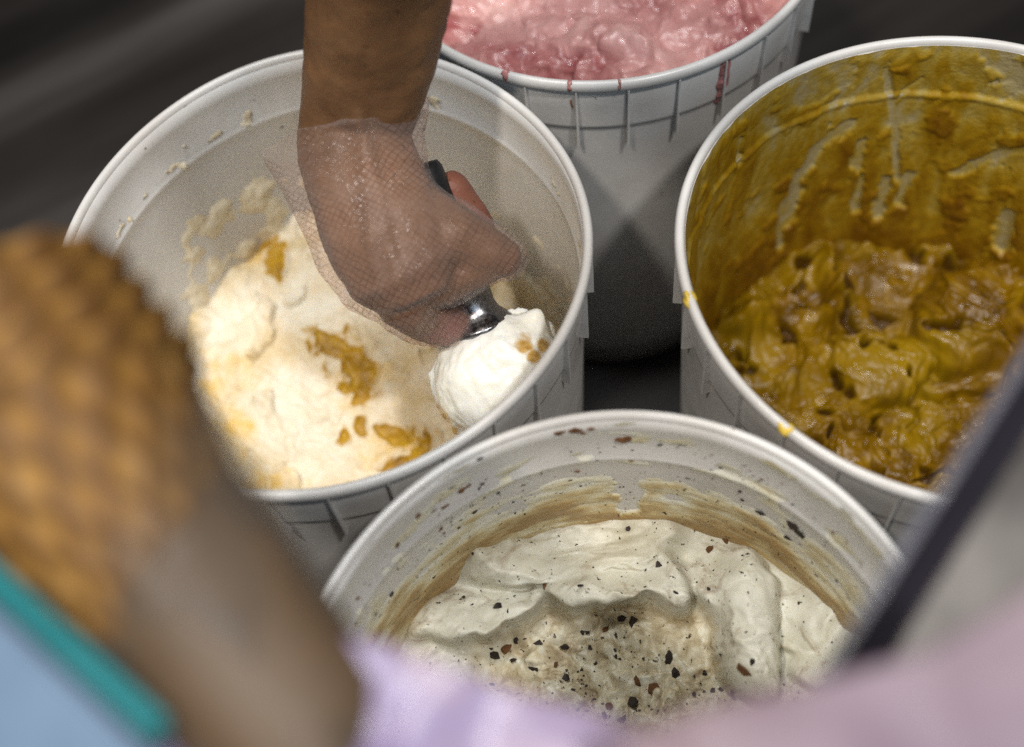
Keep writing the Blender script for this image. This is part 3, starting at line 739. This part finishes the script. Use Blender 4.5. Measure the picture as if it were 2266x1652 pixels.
vattr(me, 'guv', np.stack([(v - o_) @ cx_, (v - o_) @ ax, (v - o_) @ up_ * .5], 1))
bm = bmesh.new(); bm.from_mesh(me); bm.verts.ensure_lookup_table()
sx_ = (v - o_) @ cx_
lim = .000 + .0016 * fbm(v[:, 0] * 70, v[:, 1] * 70, v[:, 2] * 70, 2) + .10 * (np.abs(sx_) - .02) * (sx_ > 0) 
edge_side = np.where(sx_ < 0, -.25 * sx_, .10 * sx_)
kill = [bm.verts[i] for i in np.nonzero(s_along < .004 + lim * .6 - .004 * np.abs(sx_) / .03)[0]]
bmesh.ops.delete(bm, geom=kill, context='VERTS'); bm.to_mesh(me); bm.free()
glove = link('plastic_glove', me, m_glove(), person)

# ------------------------------------------------------------------ scoop
def along(p0, p1, prof, n=48):
    p0 = np.asarray(p0, float); t = unit(np.asarray(p1, float) - p0); a = unit(np.cross(t, FW)); b = np.cross(a, t)
    ang = np.linspace(0, 2 * np.pi, n, endpoint=False)
    V = np.stack([p0 + t * s + r * (np.cos(x) * a + np.sin(x) * b) for s, r in prof for x in ang]); F = []
    for i in range(len(prof) - 1):
        for j in range(n): F.append((i * n + j, i * n + (j + 1) % n, (i + 1) * n + (j + 1) % n, (i + 1) * n + j))
    F.append(tuple(range(n - 1, -1, -1))); F.append(tuple((len(prof) - 1) * n + j for j in range(n)))
    return V, F
pE, pK = H(930, 366, .004), H(1106, 834, -.072)
pC = pE + unit(pK - pE) * (np.linalg.norm(pK - pE) - .053)
sax = unit(pK - pE); Lh = np.linalg.norm(pC - pE)
scoop = empty('ice_cream_scoop', tuple(pE))
tag(scoop, 'metal ice cream scoop with dark collar held in the gloved hand', 'scoop')
def under(name, VF, mat, parent, smooth=True):
    V, F = VF; o = link(name, mesh(name, V - np.array(pE), F), mat, parent, smooth); return o
mk = m_simple('black_handle', (.012, .012, .013), .5, bump=.3, scale=300)
under('handle', along(pE, pK, [(-.0005, .004), (.0, .0085), (.003, .0098), (.02, .0102), (Lh * .5, .0096), (Lh * .85, .0092), (Lh + .001, .0092)]), mk, scoop)
ms_ = m_simple('dark_steel', (.25, .25, .26), .30, metal=1.0, bump=.12, scale=500, var=.3)
cl = [(Lh + q * 1.0, r * 1.16) for q, r in ((-.004, .0088), (-.003, .0098), (.001, .0100), (.0016, .0094), (.0026, .0094), (.0032, .0101), (.0060, .0101), (.0067, .0095), (.0150, .0093), (.0190, .0103), (.0225, .0128), (.0240, .0142), (.0252, .0146), (.0265, .0140), (.030, .012))]
under('collar', along(pE, pK, cl), ms_, scoop)
# bowl: a real half shell under the ball of ice cream
bc = pK.copy(); side = unit(np.cross(sax, FW)); out_d = np.cross(side, sax)
if out_d @ FW > 0: out_d = -out_d
th = np.linspace(0, 2 * np.pi, 48, endpoint=False); VV = []
prof = [(.0255 * math.cos(a), .0255 * math.sin(a)) for a in np.linspace(0, math.pi / 2 - .04, 12)] + [(.0245 * math.cos(a), .0245 * math.sin(a)) for a in np.linspace(math.pi / 2 - .04, 0, 12)]
for r, d in prof:
    VV.append(bc - np.array([0, 0, 0]) - out_d * d + r * (np.cos(th)[:, None] * side + np.sin(th)[:, None] * sax))
VV = np.concatenate(VV); FF = []
for i in range(len(prof) - 1):
    for j in range(48): FF.append((i * 48 + j, i * 48 + (j + 1) % 48, (i + 1) * 48 + (j + 1) % 48, (i + 1) * 48 + j))
under('bowl', (VV, FF), m_simple('bright_steel', (.55, .55, .56), .2, metal=1.0, bump=.05), scoop)

# the ball of ice cream in the scoop
bm = bmesh.new(); bmesh.ops.create_icosphere(bm, subdivisions=6, radius=1)
U_ = np.array([q.co[:] for q in bm.verts]); F_ = np.array([[a.index for a in q.verts] for q in bm.faces]); bm.free()
ca, cb, cc = U_[:, 0], U_[:, 1], U_[:, 2]          # side, axis, out
rad = 1 + .008 * fbm(U_[:, 0] * 9, U_[:, 1] * 3, U_[:, 2] * 9, 3) + .05 * fbm(U_[:, 0] * 1.6, U_[:, 1] * 1.6, U_[:, 2] * 1.6, 4) + .012 * ridged(U_[:, 0] * 4, U_[:, 1] * 2, U_[:, 2] * 4, 3)
skirt = np.exp(-((cc + .12 + .10 * fbm(ca * 2.5, cb * 2.5, 4.)) / .085) ** 2)
rad = rad + .10 * skirt * (.7 + .9 * fbm(ca * 5, cb * 5, cc * 5, 3))
flap = np.exp(-((ca - .72) ** 2 + (cb + .68) ** 2 + (cc - .1) ** 2) / .035)
rad = rad + .22 * flap
VB = bc + (ca * rad * .0325)[:, None] * side + (cb * rad * .0310)[:, None] * sax + (np.where(cc > 0, cc * .026, cc * .020) * rad)[:, None] * out_d
VB = VB + out_d * .003
mask = np.zeros(len(U_))
# mango chunks where the photo shows them: right of the top and along the lower left edge
for p, r in ((H(1160, 760, -.035), .0055), (H(1182, 790, -.04), .0045), (H(1205, 765, -.04), .0045), (H(968, 935, -.062), .0075), (H(985, 965, -.062), .007), (H(955, 905, -.062), .004)):
    dd = np.linalg.norm((VB - p) - ((VB - p) @ FW)[:, None] * FW, axis=1)
    mask = np.maximum(mask, 1 - dd / r * .6 + .35 * fbm(VB[:, 0] * 180, VB[:, 1] * 180, VB[:, 2] * 180, 3))
me = mesh('scooped_ball', VB - bc, F_)
attr(me, 'mango', np.clip(mask, 0, 1))
ball = link('scooped_ice_cream', me, m_scooped()); ball.location = tuple(bc)
tag(ball, 'white ball of vanilla ice cream with mango bits clinging to the scoop head', 'ice cream ball')

# ------------------------------------------------------------------ foreground, far out of focus; cone, tray and sheet colours darkened for weaker light
ledge_m = m_simple('pale_lilac_ledge', (.20, .16, .19), .35, scale=30, var=.1)
def box(name, c, ex, ey, ez, sx, sy, sz, bev=.001):
    bm = bmesh.new(); bmesh.ops.create_cube(bm, size=1)
    M = Matrix(((ex[0] * sx, ey[0] * sy, ez[0] * sz, c[0]), (ex[1] * sx, ey[1] * sy, ez[1] * sz, c[1]), (ex[2] * sx, ey[2] * sy, ez[2] * sz, c[2]), (0, 0, 0, 1)))
    bmesh.ops.transform(bm, matrix=M, verts=bm.verts)
    if M.determinant() < 0: bmesh.ops.reverse_faces(bm, faces=bm.faces)
    if bev: bmesh.ops.bevel(bm, geom=bm.edges[:], offset=bev, segments=2, affect='EDGES')
    me = bpy.data.meshes.new(name); bm.to_mesh(me); bm.free(); return me
X_, Y_, Z_ = np.eye(3)
tag(link('counter_ledge', box('counter_ledge', (0, -.19, .435), X_, Y_, Z_, 1.4, .38, .03, .004), ledge_m, smooth=False), 'pale lilac counter ledge below the front of the picture', None, None, 'structure')

# nested waffle cones lying in a clear sleeve
mw = m_waffle()
mtop, tip = atd(-10, 775, .300), atd(800, 1850, .255)
cax = unit(tip - mtop); mouth = mtop + cax * .030; clen = .125; crad = .0345
e1 = unit(np.cross(cax, FW)); e2 = np.cross(cax, e1)
def cone_mesh():
    nth, nz = 96, 90; th = np.linspace(0, 2 * np.pi, nth, endpoint=False); s = np.linspace(0, .98, nz)
    T, S_ = np.meshgrid(th, s, indexing='ij')
    base = crad * (1 - S_)
    gr = np.maximum(np.abs(np.sin(T * 8 + S_ * 20)), np.abs(np.sin(T * 8 - S_ * 20))) ** 4
    ro = base + .0022 * gr * (1 - S_ * .7) + .0035 * np.exp(-(S_ / .03) ** 2)
    ri = base - .0016
    Vo = ro[..., None] * (np.cos(T)[..., None] * e1 + np.sin(T)[..., None] * e2) + (S_ * clen)[..., None] * cax
    Vi = np.maximum(ri, .0002)[..., None] * (np.cos(T)[..., None] * e1 + np.sin(T)[..., None] * e2) + (S_ * clen)[..., None] * cax
    V = np.concatenate([Vo, Vi[:, ::-1]], 1).reshape(-1, 3)
    m = 2 * nz; I, J = np.meshgrid(np.arange(nth), np.arange(m), indexing='ij')
    F = np.stack([I * m + J, I * m + (J + 1) % m, ((I + 1) % nth) * m + (J + 1) % m, ((I + 1) % nth) * m + J], -1).reshape(-1, 4)
    me = mesh('waffle_cone', V, F); attr(me, 'ridge', np.concatenate([gr, gr * 0], 1)); return me
cme = cone_mesh()
for i in range(4):
    o = link('waffle_cone', cme, mw); o.location = tuple(mouth - cax * (.010 * i))
    tag(o, ['outermost blurred waffle cone of the nested stack at the left edge', 'second blurred waffle cone in the nested stack, inside the outermost', 'third blurred waffle cone in the nested stack, just below the innermost', 'innermost blurred waffle cone at the top of the nested stack'][i], 'waffle cone', 'nested waffle cones in the foreground')
cs = [atd(40, 835, .300), atd(150, 960, .295), atd(390, 1260, .280), atd(580, 1500, .270), atd(680, 1640, .262), atd(740, 1760, .258)]
V, F = loft_data(cs, [.0365, .0335, .0258, .0224, .0205, .014], [.0365, .0335, .026, .0224, .0205, .014], n=48, caps=False)
me = mesh('plastic_sleeve', V, F); v = coords(me)
setco(me, v + .002 * np.stack([fbm(v[:, 0] * 60, v[:, 1] * 60, v[:, 2] * 60 + q, 2) for q in (1., 7., 13.)], 1))
tag(link('plastic_sleeve', me, m_film('clear_grey_sleeve', (.20, .17, .14), .08, .5, .3)), 'clear greyish plastic sleeve around the nested waffle cones', 'plastic sleeve')

V, F = loft_data([atd(350, 1210, .284), atd(460, 1345, .277), atd(580, 1500, .270), atd(680, 1640, .262), atd(760, 1790, .257)], [.0252, .0246, .0232, .0212, .014], [.0252, .0246, .0232, .0212, .014], n=48, caps=False)
me = mesh('paper_jacket', V, F); v = coords(me)
setco(me, v + .0015 * np.stack([fbm(v[:, 0] * 70, v[:, 1] * 70, v[:, 2] * 70 + q, 2) for q in (2., 8., 14.)], 1))
tag(link('paper_jacket', me, m_simple('dark_kraft_paper', (.090, .055, .029), .6, scale=22, var=.3)), 'dark brown paper jacket around the lower end of the waffle cone stack', 'paper jacket')

# blue tray with teal edge
pa, pb = atd(-60, 1235, .262), atd(372, 1628, .245)
td = unit(pb - pa); tn = unit(np.cross(td, FW)); 
if tn @ YC < 0: tn = -tn
tb = np.cross(td, tn)
tray = empty('cone_tray', tuple((pa + pb) / 2)); tag(tray, 'pale blue tray with teal rim under the blurred waffle cones', 'tray')
mid = (pa + pb) / 2; Lt = np.linalg.norm(pb - pa)
def child(name, me, mat, parent, smooth=False):
    o = link(name, me, mat, parent, smooth); 
    me.transform(Matrix.Translation(-parent.location)); return o
child('rim', box('tray_rim', mid, td, tn, tb, Lt, .0052, .006, .002), m_simple('teal_plastic', (.008, .16, .175), .35, scale=40, var=.1), tray)
child('side_panel', box('tray_side', mid - tn * .0490 + tb * .0, td, tn, tb, Lt * .99, .088, .004, .001), m_simple('pale_blue_plastic', (.12, .18, .26), .4, scale=40, var=.08), tray)

# lilac plastic film lying over the ledge edge
def film_sheet(name, top, depth0, mat, label, sd):
    """top: far edge as (x, y) pairs; falls towards the viewer from that edge"""
    xs = np.array([p[0] for p in top], float); ys = np.array([p[1] for p in top], float)
    nu, nv = 160, 70; X = np.linspace(xs[0], xs[-1], nu); Yt = np.interp(X, xs, ys)
    P = np.zeros((nu, nv, 3))
    for i in range(nu):
        a = atd(X[i], Yt[i], depth0); 
        for j in range(nv):
            s = j / (nv - 1); P[i, j] = a + np.array([0, -1, 0]) * .075 * s - Z_ * (.012 * (1 - (1 - s) ** 2) * 0 )
    V = P.reshape(-1, 3)
    h = .006 * fbm(V[:, 0] * 24, V[:, 1] * 24, sd, 2)
    V = V + Z_ * h[:, None]
    top_ = V; bot = V - Z_ * .0015
    F = grid_faces(nu, nv); n0 = len(V)
    Vall = np.concatenate([top_, bot]); Fl = [tuple(q) for q in F[:, ::-1]] + [tuple(q + n0) for q in F]
    ring = [i * nv for i in range(nu)] + [(nu - 1) * nv + j for j in range(1, nv)] + [i * nv + nv - 1 for i in range(nu - 2, -1, -1)] + [j for j in range(nv - 2, 0, -1)]
    for a, b in zip(ring, ring[1:] + ring[:1]): Fl.append((a, b, b + n0, a + n0))
    o = link(name, mesh(name, Vall, Fl), mat); tag(o, label, 'plastic sheet', 'lilac plastic sheets along the front ledge'); return o
n_ = N('lilac_film'); _a = n_.noise(24, 2, .5)
lil = n_.set(n_.ramp(_a, [(.32, (.15, .10, .20)), (.48, (.25, .20, .32)), (.66, (.31, .23, .27))]), .32, n_.bump(_a, .2, .004), spec=.4)
n_ = N('mauve_film'); _a = n_.noise(9, 2, .5)
mau = n_.set(n_.ramp(_a, [(.3, (.165, .115, .155)), (.5, (.20, .14, .155)), (.7, (.215, .135, .125))]), .5, n_.bump(_a, .2, .004), spec=.4)
film_sheet('lilac_sheet', [(300, 1680), (520, 1570), (740, 1400), (860, 1430), (1080, 1515), (1300, 1570), (1480, 1625)], .262, lil, 'glossy lilac plastic sheet, bottom centre beside the waffle cones', 3.)
film_sheet('mauve_sheet', [(1380, 1625), (1500, 1580), (1700, 1530), (1880, 1485), (2060, 1440), (2200, 1360), (2400, 1230)], .230, mau, 'glossy mauve pink plastic sheet in the bottom right corner', 9.)

# dark edged panel on the right
pa, pb = atd(2360, 740, .305), atd(1850, 1560, .290)
td = unit(pb - pa); tn = unit(np.cross(td, FW))
if tn @ XC < 0: tn = -tn
tb = np.cross(td, tn); mid = (pa + pb) / 2; Lt = np.linalg.norm(pb - pa)
panel = empty('sign_panel', tuple(mid)); tag(panel, 'blurred grey panel with a dark slanting edge at the right', 'panel')
child('edge_bar', box('panel_edge', mid, td, tn, tb, Lt, .0088, .006, .0015), m_simple('dark_panel_edge', (.012, .010, .015), .75, scale=60, spec=.1), panel)
child('clear_edge', box('panel_clear_edge', mid - tn * .0060, td, tn, tb, Lt * .995, .0026, .004, .0008), m_film('clear_edge_plastic', (.20, .20, .24), .45, .75), panel)
child('face', box('panel_face', mid + tn * .0400 + FW * .002, td, tn, tb, Lt * .99, .070, .003, .0008), m_simple('grey_beige_panel', (.11, .098, .088), .3, scale=18, var=.7), panel)
